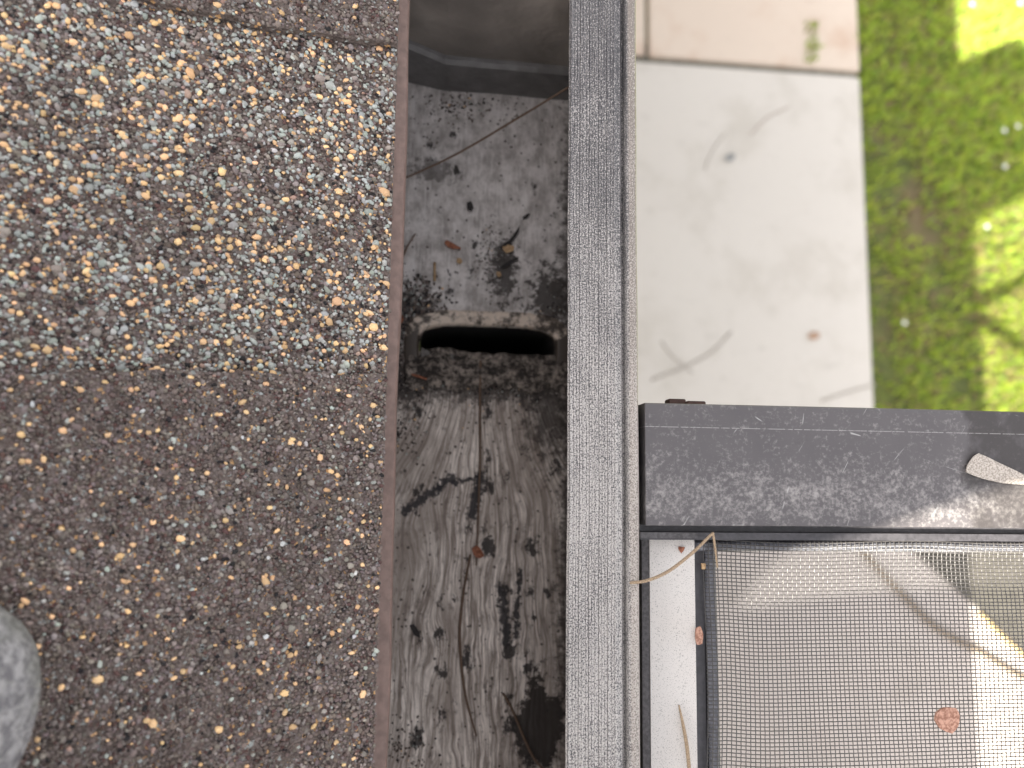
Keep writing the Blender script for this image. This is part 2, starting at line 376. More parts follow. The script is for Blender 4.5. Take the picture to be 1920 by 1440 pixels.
def vnoise(X, Y, cell, seed):
    """smooth value noise, -1..1"""
    g = np.random.default_rng(seed).uniform(-1, 1, (128, 128)); x, y = (X + 1) / cell, (Y + 1) / cell
    i, j = np.floor(x).astype(int), np.floor(y).astype(int); u, v = x - i, y - j; u, v = u * u * (3 - 2 * u), v * v * (3 - 2 * v); G = lambda a, b: g[a % 128, b % 128]
    return (G(i, j) * (1 - u) + G(i + 1, j) * u) * (1 - v) + (G(i, j + 1) * (1 - u) + G(i + 1, j + 1) * u) * v
def granules(parent, ok, top, probs, sp, seed, big=1.0):
    r = np.random.default_rng(seed)
    x0, x1, y0, y1 = -.205, XE + .0003, -.165, .215
    gx, gy = np.meshgrid(np.arange(x0, x1, sp), np.arange(y0, y1, sp)); X = gx.ravel() + r.uniform(-.45, .45, gx.size) * sp; Y = gy.ravel() + r.uniform(-.45, .45, gx.size) * sp
    k = ok(X, Y) & (X < XE + .0004); X, Y = X[k], Y[k]; n = len(X)
    phi = (1 + 5 ** .5) / 2
    ico = np.array([(-1, phi, 0), (1, phi, 0), (-1, -phi, 0), (1, -phi, 0), (0, -1, phi), (0, 1, phi), (0, -1, -phi), (0, 1, -phi), (phi, 0, -1), (phi, 0, 1), (-phi, 0, -1), (-phi, 0, 1)]) / (1 + phi ** 2) ** .5
    fc = np.array([(0, 11, 5), (0, 5, 1), (0, 1, 7), (0, 7, 10), (0, 10, 11), (1, 5, 9), (5, 11, 4), (11, 10, 2), (10, 7, 6), (7, 1, 8), (3, 9, 4), (3, 4, 2), (3, 2, 6), (3, 6, 8), (3, 8, 9), (4, 9, 5), (2, 4, 11), (6, 2, 10), (8, 6, 7), (9, 8, 1)])
    names = list(probs); pr = np.array([probs[q] for q in names], float)
    clump = .7 * vnoise(X, Y, .0075, 3) + .8 * vnoise(X, Y, .024, 4)
    P = np.tile(pr / pr.sum(), (n, 1)); hi = [i for i, q in enumerate(names) if q in ('pale', 'tan')]
    for i in hi: P[:, i] *= np.clip(1 + .75 * clump, .1, 2)
    P /= P.sum(1, keepdims=True); ci = (P.cumsum(1) < r.random(n)[:, None]).sum(1).clip(0, len(names) - 1)
    col = np.array([PAL[q] for q in names])[ci]; col = col * np.clip(1 + .11 * vnoise(X, Y, .03, 8) + .07 * vnoise(X, Y, .009, 9), .7, 1.3)[:, None] * r.uniform(.72, 1.25, (n, 1)) * r.uniform(.95, 1.05, (n, 3))
    bright = np.isin(ci, hi + [i for i, q in enumerate(names) if q in ('white', 'dusty')])
    s = np.clip(.00054 * np.exp(r.normal(0, .26, n)), .0003, .00115) * np.where(bright, r.uniform(.85, 1.45, n), 1) * np.where(ci == (names.index('tan') if 'tan' in names else -1), 1.16, 1.0) * big
    sh = np.stack([r.uniform(.85, 1.5, n), r.uniform(.7, 1.1, n), r.uniform(.5, .8, n)], 1) * s[:, None]
    V = ico[None] * (1 + r.uniform(-.22, .22, (n, 12, 1))) * sh[:, None, :]
    ti, a = r.uniform(-.5, .5, n), r.uniform(0, 2 * np.pi, n)
    ct, st = np.cos(ti)[:, None], np.sin(ti)[:, None]; V = np.stack([V[..., 0] * ct - V[..., 2] * st, V[..., 1], V[..., 0] * st + V[..., 2] * ct], -1)
    ca, sa = np.cos(a)[:, None], np.sin(a)[:, None]; V = np.stack([V[..., 0] * ca - V[..., 1] * sa, V[..., 0] * sa + V[..., 1] * ca, V[..., 2]], -1)
    relief = .00035 * np.sin(X * 430 + Y * 210) * np.cos(Y * 390)
    z = .0085 + SL * (-X - .0142) + top + relief + r.uniform(-.00015, .0004, n) + np.where(bright, .0002, 0)
    V[..., 0] += X[:, None]; V[..., 1] += Y[:, None]; V[..., 2] += z[:, None] + SL * -(V[..., 0] - X[:, None])
    Fc = (np.arange(n)[:, None, None] * 12 + fc[None]).reshape(-1, 3)
    cc = np.repeat(np.concatenate([col, np.ones((n, 1))], 1), 12, 0)
    return tag(fast('granules', V.reshape(-1, 3), Fc, M_gran, parent, cc), kind='stuff')
def lineY(x, a, b): return a[1] + (b[1] - a[1]) * (x - a[0]) / (b[0] - a[0])
midY = lambda x: np.interp(x, [-.30, -.12, -.082, -.06, -.0167], [.024, .0274, .0315, .0324, .0350]) + .0005 * np.sin(x * 300) + .0003 * np.sin(x * 910)
topY = lambda x: np.interp(x, [-.30, -.14, -.0887, -.0737, -.0611, -.0411, -.0159], [.150, .149, .1497, .1501, .1503, .1528, .1562]) + .0005 * np.sin(x * 250) + .0003 * np.sin(x * 810)
xs = np.linspace(XE, -.30, 60)
mid = [(x, float(midY(x))) for x in xs]; tp = [(x, float(topY(x))) for x in xs]
sh_mid = slab_poly('shingle', [(XE, -.02)] + [(XE, .24)] + [(-.30, .30), (left, .30), (left, -.02)], 0, .004, M_far, roof)
sh_mid['label'] = 'speckled shingle strip with many tan and pale grey granules'
sh_low = slab_poly('shingle', mid + [(left, mid[-1][1]), (left, -4), (XE, -4)], .0036, .0034, M_far, roof); sh_low['label'] = 'darker brown shingle tab nearest the bottom'
sh_top = slab_poly('shingle', tp + [(left, tp[-1][1] + .1), (left, 3.4), (XE, 3.4)], .0038, .0036, M_far, roof); sh_top['label'] = 'brown shingle tab at the top with a slanting edge'
sh_low.data.materials[0] = M_far
dark_p = dict(brown=.32, gbrown=.29, mauve=.20, maroon=.08, black=.03, pale=.014, tan=.019, dusty=.040, pink=.006, white=.002)
pale_p = dict(brown=.24, mauve=.10, gbrown=.17, maroon=.06, black=.05, pale=.19, tan=.068, dusty=.07, pink=.02, white=.006)
granules(sh_mid, lambda X, Y: (Y > midY(X) + .0003) & (Y < topY(X) - .0003), .0, pale_p, .00098, 1, 1.04)
granules(sh_low, lambda X, Y: Y < midY(X) - .0004, .0036, dark_p, .00090, 2, .92)
granules(sh_top, lambda X, Y: Y > topY(X) + .0004, .0038, dark_p, .00092, 3, .94)
# drip edge: a folded brown strip under the shingle ends
extrude_y('drip_edge', [(-.06, rz(-.06, -.0041)), (-.0152, rz(-.0152, -.0041)), (-.0117, .0040), (-.0112, .0030), (-.0114, -.010), (-.013, -.028)], -1.6, .9, M_edge, roof, 140, .00035)
fb = box('fascia_board', (-.055, -4, -.17), (-.033, 3.4, -.005), M_fascia, roof)

# ------------------------------------------------------------------ gutter
gut = empty('rain_gutter'); tag(gut, 'weathered aluminium rain gutter with ribbed front lip and dirty floor', 'gutter')
FZ = -.100
BX, FX = -.031, .0735
HC, HX, HY0, HY1 = .0285, .0343, .0540, .0762   # outlet: centre x, half width, y range
HYC = (HY0 + HY1) / 2; HR = (HY1 - HY0) / 2
def fz(x, y):
    d = math.hypot(max(abs(x - HC) - (HX - HR), 0), y - HYC) - HR
    return FZ + .0006 * math.sin(x * 120 + y * 20) + .0005 * math.sin(y * 45) - .0035 * math.exp(-(max(d, 0) / .010) ** 2)
def grid_floor(y0, y1, ny, mat=M_floor, nx=40):
    V = []; Fc = []
    for j in range(ny + 1):
        for i in range(nx + 1):
            x = BX + (FX - BX) * i / nx; y = y0 + (y1 - y0) * j / ny; V.append((x, y, fz(x, y)))
    for j in range(ny):
        for i in range(nx): a = j * (nx + 1) + i; Fc.append((a, a + 1, a + nx + 2, a + nx + 1))
    return V, Fc
V, Fc = grid_floor(-1.6, .022, 120)
def add(V2, F2):
    global V, Fc
    o = len(V); V += V2; Fc += [tuple(i + o for i in f) for f in F2]
add(*grid_floor(.098, .205, 30)); add(*grid_floor(.2051, .9, 8))
N = 128; ring = []
def stadium(a, grow=0):
    dx, dy = math.cos(a), math.sin(a); hw = HX + grow; r = HR + grow
    # superellipse-like rounded slot
    e = 3.8; s = (abs(dx / hw) ** e + abs(dy / r) ** e) ** (-1 / e); return (HC + dx * s, HYC + dy * s)
for k in range(9):
    t = k / 8
    for i in range(N):
        a = 2 * math.pi * i / N; p = stadium(a)
        dx, dy = math.cos(a), math.sin(a)
        sx = ((FX if dx > 0 else BX) - HC) / dx if abs(dx) > 1e-6 else 1e9; sy = ((.098 if dy > 0 else .022) - HYC) / dy if abs(dy) > 1e-6 else 1e9
        s = min(sx, sy); q = (HC + dx * s, HYC + dy * s); tt = t ** 1.5
        x, y = p[0] * (1 - tt) + q[0] * tt, p[1] * (1 - tt) + q[1] * tt; ring.append((x, y, fz(x, y)))
# corners of the rectangle need filling
corner = []
add(ring, [(k * N + i, k * N + (i + 1) % N, (k + 1) * N + (i + 1) % N, (k + 1) * N + i) for k in range(8) for i in range(N)])
outer = ring[8 * N:]
for cx, cy in ((FX, .098), (BX, .098), (BX, .022), (FX, .022)):
    a = math.atan2(cy - HYC, cx - HC) % (2 * math.pi); i = int(a / (2 * math.pi) * N)
    add([(cx, cy, fz(cx, cy)), outer[i], outer[(i + 1) % N]], [(0, 1, 2)])
fl = obj('floor_pan', V, Fc, M_floor, gut, True)
bm = bmesh.new(); bm.from_mesh(fl.data)
for f in bm.faces:
    if f.normal.z < 0: f.normal_flip()
bm.to_mesh(fl.data); bm.free()
extrude_y('back_wall', [(-.0315, .004), (-.0312, -.06), (-.0305, -.096), (-.0300, -.1008)], -1.6, .9, M_trough, gut, 50, .0004)
extrude_y('front_wall', [(.0730, -.1008), (.0736, -.085), (.066, -.070), (.070, -.045), (.0780, -.030), (.0782, -.0075)], -1.6, .9, M_trough, gut, 50, .0002)
# outer front lip: hem, ribbed top, groove, bead
prof = [(.0600, -.0275), (.0578, -.0265), (.0538, -.0120), (.0520, -.0040), (.0507, -.0010), (.0509, -.0003)]
x = .0512; k = 0
while x < .0686:
    prof += [(x, .0), (x + .00018, -.00022 - .00018 * (k % 3 == 0)), (x + .00036, 0.0)]; x += .00108 if k % 4 else .00150; k += 1
prof += [(.0692, -.0001), (.0697, -.0004), (.0700, -.0007), (.0711, -.0009), (.0717, -.0020), (.0722, -.0036), (.0727, -.0037), (.0731, -.0020), (.0735, -.0002), (.0742, .0004), (.0755, .0006), (.0768, .0003), (.0775, -.0008), (.0776, -.0060), (.0782, -.0075)]
extrude_y('front_lip', prof, -1.6, .9, M_lip, gut, 260, .00012)
# end cap across the channel
cap = empty('end_cap'); cap.parent = gut
V = [(-.031, .204, -.103), (.004, .2005, -.103), (.0725, .2000, -.103), (.0765, .2000, .0), (.004, .2005, .0), (-.031, .204, .0)]
V = [(-.031, .2075, -.103), (.0035, .2025, -.103), (.074, .2015, -.103), (.0775, .2015, -.008), (.0035, .2025, -.008), (-.031, .2075, -.008)]
obj('cap_plate', V, [(0, 1, 4, 5), (1, 2, 3, 4)], M_cap, gut)
cap_strip = []
for zz, dy in ((-.1015, -.0040), (-.0745, -.0040), (-.0733, -.0018), (-.0730, 0)):
    cap_strip += [(-.031, .2075 + dy, zz + .014 * (zz > -.1)), (.0035, .2025 + dy, zz), (.0735, .2015 + dy, zz - .001)]
obj('cap_flange', cap_strip, [(r * 3 + c, r * 3 + c + 1, r * 3 + c + 4, r * 3 + c + 3) for r in range(3) for c in range(2)], M_strip, gut)
bpy.data.objects.remove(cap)
# outlet: pale rolled rim and the drop tube
V = []; prof_r = [(.0075, .0002), (.0060, .0016), (.0035, .0013), (.0018, .0022), (.0006, .0016), (0, -.0005), (-.0002, -.006)]
for g, h in prof_r:
    for i in range(N):
        a = 2 * math.pi * i / N; p = stadium(a, g); jz = .0003 * math.sin(i * .8) + .0002 * math.sin(i * 2.3); V.append((p[0], p[1], fz(p[0], p[1]) + h + jz))
outlet = obj('outlet', V, [(k * N + i, k * N + (i + 1) % N, (k + 1) * N + (i + 1) % N, (k + 1) * N + i) for k in range(len(prof_r) - 1) for i in range(N)], M_rim, gut, True)
V = []
for z in (-.105, -.14, -.55):
    for i in range(N): p = stadium(2 * math.pi * i / N, -.0004); V.append((p[0], p[1], z))
Fd = [(k * N + i, k * N + (i + 1) % N, (k + 1) * N + (i + 1) % N, (k + 1) * N + i) for k in range(2) for i in range(N)] + [tuple(range(2 * N, 3 * N))]
obj('drop_tube', V, Fd, M_dark, gut, True)

# ------------------------------------------------------------------ sludge, silt and washed-down granules in the gutter
def lumpy(name, xr, yr, zfun, mask, mat, nx=90, ny=60):
    V, Fc = [], []
    idx = {}
    for j in range(ny + 1):
        for i in range(nx + 1):
            x = xr[0] + (xr[1] - xr[0]) * i / nx; y = yr[0] + (yr[1] - yr[0]) * j / ny; V.append((x, y, zfun(x, y)))
    for j in range(ny):
        for i in range(nx):
            a = j * (nx + 1) + i; x, y = V[a][0], V[a][1]
            if mask(x, y): Fc.append((a, a + 1, a + nx + 2, a + nx + 1))
    return obj(name, V, Fc, mat, None, True)
from mathutils import noise as mn
def nz(x, y, s, seed=0): return mn.noise(Vector((x * s, y * s, seed)))
sl_ = lumpy('sludge', (-.012, .068), (.038, .0660), lambda x, y: FZ + .0022 + .0014 * nz(x, y, 240) + .0008 * nz(x, y, 700, 3) - max(0, y - .053) * .55 - max(0, .047 - y) * .35 + (.0035 * math.exp(-((x - .004) / .006) ** 2) if y > .05 else 0),
            lambda x, y: y < .0622 + .0009 * nz(x, 0, 180, 5) + .0020 * math.exp(-((x - .008) / .008) ** 2) and y > .0435 + .008 * nz(x, 1, 110, 8) + .003 * nz(x, 1, 400, 2), M_sludge)
tag(sl_, 'dark wet sludge half filling the oval outlet hole', 'sludge', kind='stuff')

def grit(name, spots, mat_probs, label, cat, zf):
    r = np.random.default_rng(5); Vs, Fs, Cs = [], [], []; base = 0
    ico = [Vector(v) for v in ((0, 0, 1), (.9, 0, .2), (.3, .85, .2), (-.75, .5, .15), (-.7, -.55, .2), (.3, -.85, .15), (0, 0, -.6))]
    fc = [(0, 1, 2), (0, 2, 3), (0, 3, 4), (0, 4, 5), (0, 5, 1), (6, 2, 1), (6, 3, 2), (6, 4, 3), (6, 5, 4), (6, 1, 5)]
    names = list(mat_probs); p = np.array([mat_probs[q] for q in names]); p /= p.sum()
    for (cx, cy, sx, sy, n, s) in spots:
        for _ in range(n):
            x, y = cx + r.normal() * sx, cy + r.normal() * sy
            if not (BX + .001 < x < .071 and y < .2): continue
            d = math.hypot(max(abs(x - HC) - (HX - HR), 0), y - HYC) - HR
            if d < .0005 and y > .058: continue
            q = s * r.uniform(.5, 1.3); a = r.uniform(0, 6.28); z = zf(x, y)
            col = np.array(PAL[names[r.choice(len(names), p=p)]]) * r.uniform(.7, 1.2)
            for v in ico:
                k = 1 + r.uniform(-.2, .2); Vs.append((x + (v.x * math.cos(a) - v.y * math.sin(a) * .8) * q * k, y + (v.x * math.sin(a) + v.y * math.cos(a) * .8) * q * k, z + v.z * q * .7 + q * .3)); Cs.append((*col, 1))
            Fs += [[i + base for i in f] for f in fc]; base += 7
    o = fast(name, np.array(Vs), np.array(Fs), M_gran, None, np.array(Cs)); return tag(o, label, cat, kind='stuff')
gp = dict(brown=.35, black=.30, gbrown=.12, dusty=.16, pale=.13, tan=.02)
P0 = lambda px, py: at(px, py, FZ)
sp = []
for px, py, sx, sy, n, s in ((785, 560, .006, .006, 260, .0009), (800, 600, .010, .005, 320, .0009), (760, 640, .005, .008, 260, .0008), (770, 700, .007, .007, 240, .0007), (900, 720, .020, .005, 260, .0006),
        (1040, 620, .006, .012, 200, .0006), (920, 480, .004, .009, 240, .0005), (860, 200, .008, .004, 120, .0007), (800, 240, .010, .010, 40, .0006), (900, 150, .018, .006, 50, .0006), (950, 210, .020, .008, 60, .0006),
        (760, 800, .006, .010, 140, .0007), (990, 730, .016, .005, 160, .0006), (760, 1400, .006, .006, 90, .0007), (900, 900, .03, .06, 60, .0005)):
    c = P0(px, py); sp.append((c.x, c.y, sx, sy, n, s))
grit('grit', sp, gp, 'dark silt and washed down shingle granules lying on the gutter floor', 'grit', fz)

# ------------------------------------------------------------------ screen enclosure: beam, strips, mesh
cage = empty('screen_enclosure', (0, 0, 0)); tag(cage, 'dark bronze screen enclosure frame with fine black insect mesh', 'screen enclosure')
bx0 = .0800; BZ = 0
# top channel of the beam: (y,z) profile swept along x
prof = [(.0288, -.048), (.0288, -.0004), (.0284, 0), (-.0160, 0), (-.0163, -.0003), (-.0163, -.048)]
beam = extrude_y('beam', prof, bx0, 3.2, M_beam, cage, 60, .00006, True, axis='x')
extrude_y('beam_channel', [(-.0256, -.0142), (-.0256, -.0135), (-.0217, -.0130), (-.0217, -.0033), (-.0190, -.0033), (-.0188, -.0066), (-.0164, -.0066), (-.0164, -.0143)], bx0 - .0012, 3.2, M_groove, cage, 60, .00006, True, axis='x')
0 and extrude_y('beam_channel', [(-.0164, -.0066), (-.0188, -.0066), (-.0190, -.0032), (-.0215, -.0032), (-.0216, -.014), (-.0164, -.014)], bx0 - .0012, 3.2, M_groove, cage, 60, .00006, True, axis='x')
extrude_y('ledge', [(-.01905, -.0028), (-.0212, -.0028), (-.0212, -.0034), (-.01905, -.0034)], bx0 - .0014, .1005, M_ledge, cage, 10, .00005, True, axis='x')
# white flashing strip and dark side channel running along the gutter
px2x = lambda px, z: at(px, 1230, z).x
wl, wr, dr = px2x(1212, -.012), px2x(1305, -.008), px2x(1325, -.010)
extrude_y('white_strip', [(wl + .0006, -.0125), (wl + .0006, -.0088), (wr, -.0080), (wr, -.020), (wl + .0006, -.020)], -1.3, -.0218, M_white, cage, 20, .00008, True)
extrude_y('side_channel', [(wl - .0022, -.032), (wl - .0022, -.0098), (wl + .0004, -.0092), (wl + .0004, -.032)], -1.3, -.0218, M_ledge, cage, 20, .00008, True)
MZ = -.0095
sx_ = px2x(1338, MZ)
extrude_y('dark_channel', [(wr + .0001, -.0115), (dr, -.0115), (dr + .0002, -.0138), (sx_ + .0014, -.0140), (sx_ + .0014, -.019), (wr + .0001, -.019)], -1.3, -.0218, M_groove, cage, 20, .00008, True)
box('corner_tab', (at(1252, 756, -.012).x, .0289, -.016), (at(1283, 756, -.012).x, .0316, -.010), flat('rusty_brown', (.06, .03, .022), .7), cage, .0003)
box('corner_tab', (at(1288, 758, -.008).x, .0289, -.012), (at(1322, 758, -.008).x, .0306, -.007), bpy.data.materials['rusty_brown'], cage, .0003)
MZ = -.0095
sx_ = px2x(1338, MZ)
# spline cords
tube('spline', [(sx_ + .0006 * math.sin(i * .7), -.0235 - i * .032, MZ - .0024) for i in range(40)], .0022, M_spline, cage, 8, 3)
tube('spline', [(bx0 + .022 + i * .03, -.0246, MZ - .0018) for i in range(30)], .0020, M_spline, cage, 8, 2)

def sag(x, y):
    """how the loose mesh lies: bulge beside the splines, gentle waves"""
    ex = math.exp(-((x - sx_) / .0028) ** 2); ey = math.exp(-((y + .0240) / .0030) ** 2)
    z = MZ + .0011 * max(ex, ey) + .0016 * math.sin(x * 42 + 1.0) * math.sin(y * 35 + .5) * min(1, max(0, x - sx_) / .03) * min(1, max(0, -y - .024) / .02)
    return z
def warp(x, y):
    near = math.exp(-((x - sx_) / .020) ** 2); top = math.exp(-((y + .024) / .022) ** 2)
    dx = .0007 * math.sin(y * 60) * near + .0003 * math.sin(y * 33 + 2) + .05 * (y + .024) * (-.5) * min(1, max(0, (x - sx_) / .03)) * .6
    dy = .0006 * math.sin(x * 70 + 1) * top + .0003 * math.sin(x * 27) + .0045 * math.exp(-((x - sx_) / .012) ** 2) * (1 - math.exp(-((y + .024) / .03) ** 2)) * .3
    return dx, dy
def build_mesh():
    Vs, Fs = [], []; base = 0
    def strand(pts, r):
        nonlocal base
        k = len(pts)
        A = np.array(pts); T = np.gradient(A, axis=0) if k > 2 else np.repeat((A[1] - A[0])[None], 2, 0); T /= np.linalg.norm(T, axis=1, keepdims=True) + 1e-12
        U = np.stack([-T[:, 1], T[:, 0], np.zeros(k)], 1); W = np.array([0, 0, 1.0])
        ring_ = np.stack([A + U * r, A + W * r, A - U * r, A - W * r], 1).reshape(-1, 3); Vs.append(ring_)
        i = np.arange(k - 1)[:, None] * 4 + base
        for s in range(4): Fs.append(np.concatenate([i + s, i + (s + 1) % 4, i + 4 + (s + 1) % 4, i + 4 + s], 1))
        base += 4 * k
    X0, X1, Y0, Y1 = sx_ - .0030, .62, -.0225, -1.25
    xn, yn = .29, -.16; px_, py_ = .00181, .00142
    ys_near = np.arange(Y1, Y0, .0016); ys = np.concatenate([[Y1, -.9, -.6, -.4, -.25], np.arange(yn, Y0, .0007), [Y0]])
    xs_ = np.concatenate([np.arange(X0, xn, .0009), [.35, .45, X1]]); j = 0; x = X0
    while x < X1:
        o = random.uniform(-.00007, .00007)
        use = ys if x < xn + .02 else ys[[0, 1, 2, 3, 4, 5, len(ys) // 2, -1]]
        strand([(x + warp(x, y)[0] + o, y, sag(x, y) + .00009 * (1 if (int((y - Y0) / py_) + j) % 2 else -1) * (y > yn)) for y in use], .00022); x += px_; j += 1
    y = Y0; j = 0
    while y > Y1:
        o = random.uniform(-.00006, .00006)
        use = xs_ if y > yn - .02 else np.array([X0, .2, xn, X1])
        strand([(xx, y + warp(xx, y)[1] + o, sag(xx, y) - .00009 * (1 if (int((xx - X0) / px_) + j) % 2 else -1) * (y > yn)) for xx in use], .00022); y -= py_; j += 1
    V = np.concatenate(Vs); Fc = np.concatenate(Fs)
    return tag(fast('insect_mesh', V, Fc, M_thread, cage, smooth=True), kind='stuff')
build_mesh()
# unseen bars added further along the frame to cast crossing shadows on the lawn
def bar(name, a, b, wd, h):
    a, b = Vector(a), Vector(b); d = (b - a).normalized(); p = Vector((-d.y, d.x, 0)) * wd / 2; q = Vector((0, 0, -h))
    V = [a - p, a + p, b + p, b - p]; V += [v + q for v in V]
    obj(name, V, [(0, 1, 2, 3), (7, 6, 5, 4), (0, 4, 5, 1), (1, 5, 6, 2), (2, 6, 7, 3), (3, 7, 4, 0)], M_beam, cage)
bar('shadow_brace', (.085, -.665, -.03), (.62, -.42, -.03), .055, .03)
bar('shadow_brace', (.085, -.675, -.031), (.62, -1.02, -.031), .040, .03)

# ------------------------------------------------------------------ things on the patio below the mesh
M_mat = flat('grey_green_mat', (.058, .054, .046), .9, var=.2, scale=30)
G2 = GZ + .035
def flat_thing(name, pxs, z, h, mat, label, cat):
    P = [at(a, b, z + h) for a, b in pxs]; n = len(P)
    V = [Vector((p.x, p.y, z + h)) for p in P] + [Vector((p.x, p.y, z)) for p in P]
    o = obj(name, V, [tuple(range(n)), tuple(range(2 * n - 1, n - 1, -1))] + [(i, (i + 1) % n, (i + 1) % n + n, i + n) for i in range(n)], mat)
    bm = bmesh.new(); bm.from_mesh(o.data); bmesh.ops.recalc_face_normals(bm, faces=bm.faces[:]); bm.to_mesh(o.data); bm.free()
    return tag(o, label, cat)
flat_thing('mat', [(1690, 1012), (1835, 1140), (1960, 1250), (2150, 1200), (2100, 1012)], G2, .012, M_mat, 'dark grey green mat on the patio seen through the mesh', 'mat')
M_hose = flat('tan_hose', (.20, .155, .11), .5)
hz_ = G2 + .012
tag(tube('hose', [at(a, b, hz_) for a, b in ((1580, 985), (1620, 1035), (1690, 1112), (1760, 1180), (1830, 1218), (1925, 1275), (2050, 1320))], .012, M_hose), 'tan hose running diagonally over the shaded patio under the mesh', 'hose')
tag(tube('cord', [at(a, b, G2 + .02) for a, b in ((1836, 1150), (1880, 1195), (1930, 1240), (2060, 1360))], .009, flat('golden_cord', (.45, .33, .14), .6)), 'golden cord lying along the edge of the mat in the sun', 'cord')

M_gl = flat('ground_litter', (.42, .39, .35), .8)
for pts, w_, lab, cat, nm in (
    ([(1222, 712), (1280, 690), (1335, 660), (1372, 622)], .006, 'faint curved twig lying on the lower end of the pale slab', 'twig', 'twig'),
    ([(1240, 640), (1262, 668), (1300, 700)], .004, 'thin short twig on the pale slab near the gutter', 'twig', 'twig'),
    ([(1540, 752), (1590, 735), (1640, 722)], .006, 'twig on the slab corner beside the lawn, next to the beam', 'twig', 'twig'),
    ([(1322, 318), (1335, 285), (1360, 250)], .0035, 'pale curved stem on the upper part of the pale slab', 'stem', 'stem'),
    ([(1408, 252), (1440, 220), (1480, 200)], .0030, 'pale thin stem nearest the joint of the slabs', 'stem', 'stem')):
    P = [at(a, b, GZ + .038) for a, b in pts]
    tag(tube(nm, P, w_ * .75, M_gl if w_ > .0032 else flat('dry_stem', (.42, .36, .32), .8), None, 6, 5, .5), lab, cat)
def ground_leaf(px, py, L, a, mat, lab):
    c = at(px, py, GZ + .038); u = Vector((math.cos(a), math.sin(a), 0)); v = Vector((-math.sin(a), math.cos(a), 0)); n = 10
    V, Fc = [], []
    for i in range(n + 1):
        t = i / n; w_ = math.sin(math.pi * t) ** .8 * L * .28
        for q in (-1, 0, 1): V.append(c + u * (t - .5) * L + v * q * w_ + Vector((0, 0, .004 * abs(q) + .006 * abs(t - .5))))
    for i in range(n):
        for q in (0, 1): b = i * 3 + q; Fc.append((b, b + 1, b + 4, b + 3))
    o = obj('leaf', V, Fc, mat, None, True); sd = o.modifiers.new('thick', 'SOLIDIFY'); sd.thickness = .0008; tag(o, lab, 'leaf')
ground_leaf(1525, 630, .055, .2, flat('brown_leaf', (.42, .27, .18), .7), 'small brown leaf lying on the pale slab')
ground_leaf(1368, 296, .05, .5, flat('grey_leaf_ground', (.27, .28, .28), .7), 'small grey leaf on the upper part of the pale slab')

# ------------------------------------------------------------------ litter: leaves, needles, seeds
def flake(name, pxs, z, thick, mat, label, cat, curl=.0, group=None, zf=None):
    """a small thin solid with its own outline and a slight curl"""
    P = [at(a, b, z) for a, b in pxs]; c = sum(P, Vector()) / len(P)
    Q = []
    n = len(P)
    for i in range(n):
        a, b = P[i], P[(i + 1) % n]
        for t in (0, .5): Q.append(a.lerp(b, t) + (Vector() if t == 0 else (a.lerp(b, t) - c) * .04))
    rad = max((q - c).length for q in Q)
    def zz(q, s): return z + thick * s + curl * ((q - c).length / rad) ** 2 * (1 if (q - c).x > 0 else .5)
    V = [Vector((c.x, c.y, zz(c, 1) + thick * .3))] + [Vector((q.x, q.y, zz(q, 1))) for q in Q] + [Vector((c.x, c.y, zz(c, 0)))] + [Vector((q.x, q.y, zz(q, 0))) for q in Q]
    m = len(Q); Fc = [(0, 1 + i, 1 + (i + 1) % m) for i in range(m)] + [(m + 1, m + 2 + (i + 1) % m, m + 2 + i) for i in range(m)] + [(1 + i, m + 2 + i, m + 2 + (i + 1) % m, 1 + (i + 1) % m) for i in range(m)]
    return tag(obj(name, V, Fc, mat), label, cat, group)
def leaf_mat(name, a, b, sc=900):
    n = NT(name, .75); n.col(n.mix(n.mr(n.noise(sc, n.map((1, 1, 1)), 4, .65), .38, .62), a, b)); n.bump(n.noise(sc), .0003, .5); return n.m
M_pale_leaf = leaf_mat('pale_leaf', (.26, .23, .20), (.52, .47, .42), 1500)
M_red = leaf_mat('red_brown', (.16, .05, .025), (.34, .13, .07)); M_tan = leaf_mat('tan_litter', (.32, .20, .10), (.5, .34, .19))
M_blk = leaf_mat('black_litter', (.012, .010, .012), (.03, .024, .022)); M_husk = leaf_mat('husk', (.26, .12, .08), (.52, .30, .22), 700)
M_need = leaf_mat('needle', (.24, .17, .11), (.44, .33, .22), 2500); M_dkneed = leaf_mat('dark_needle', (.10, .06, .04), (.20, .13, .09), 2500)
flake('dry_leaf', [(1833, 850), (1868, 866), (1925, 894), (1990, 930), (1925, 909), (1880, 906), (1840, 897), (1809, 885), (1817, 864)], .0006, .0004, M_pale_leaf, 'pale grey dry leaf piece lying on the right of the dark beam', 'leaf', .0030)
flake('seed_husk', [(1754, 1335), (1768, 1326), (1790, 1327), (1796, 1340), (1794, 1360), (1782, 1374), (1762, 1366), (1751, 1350)], MZ + .0014, .0010, M_husk, 'large round pinkish brown husk caught on the insect mesh', 'husk')
flake('seed', [(1304, 1178), (1312, 1174), (1317, 1188), (1315, 1206), (1306, 1208), (1303, 1196)], -.0070, .0010, M_husk, 'oval brown seed wedged beside the white strip', 'seed')
flake('leaf_bit', [(1272, 1025), (1284, 1026), (1281, 1033), (1277, 1037), (1272, 1030)], -.0078, .0003, M_red, 'small red brown leaf bit on the white strip near its top end', 'leaf bit')
flake('seed', [(1314, 1056), (1321, 1056), (1321, 1066), (1315, 1067)], -.009, .0012, M_tan, 'orange seed in the corner of the mesh frame', 'seed')
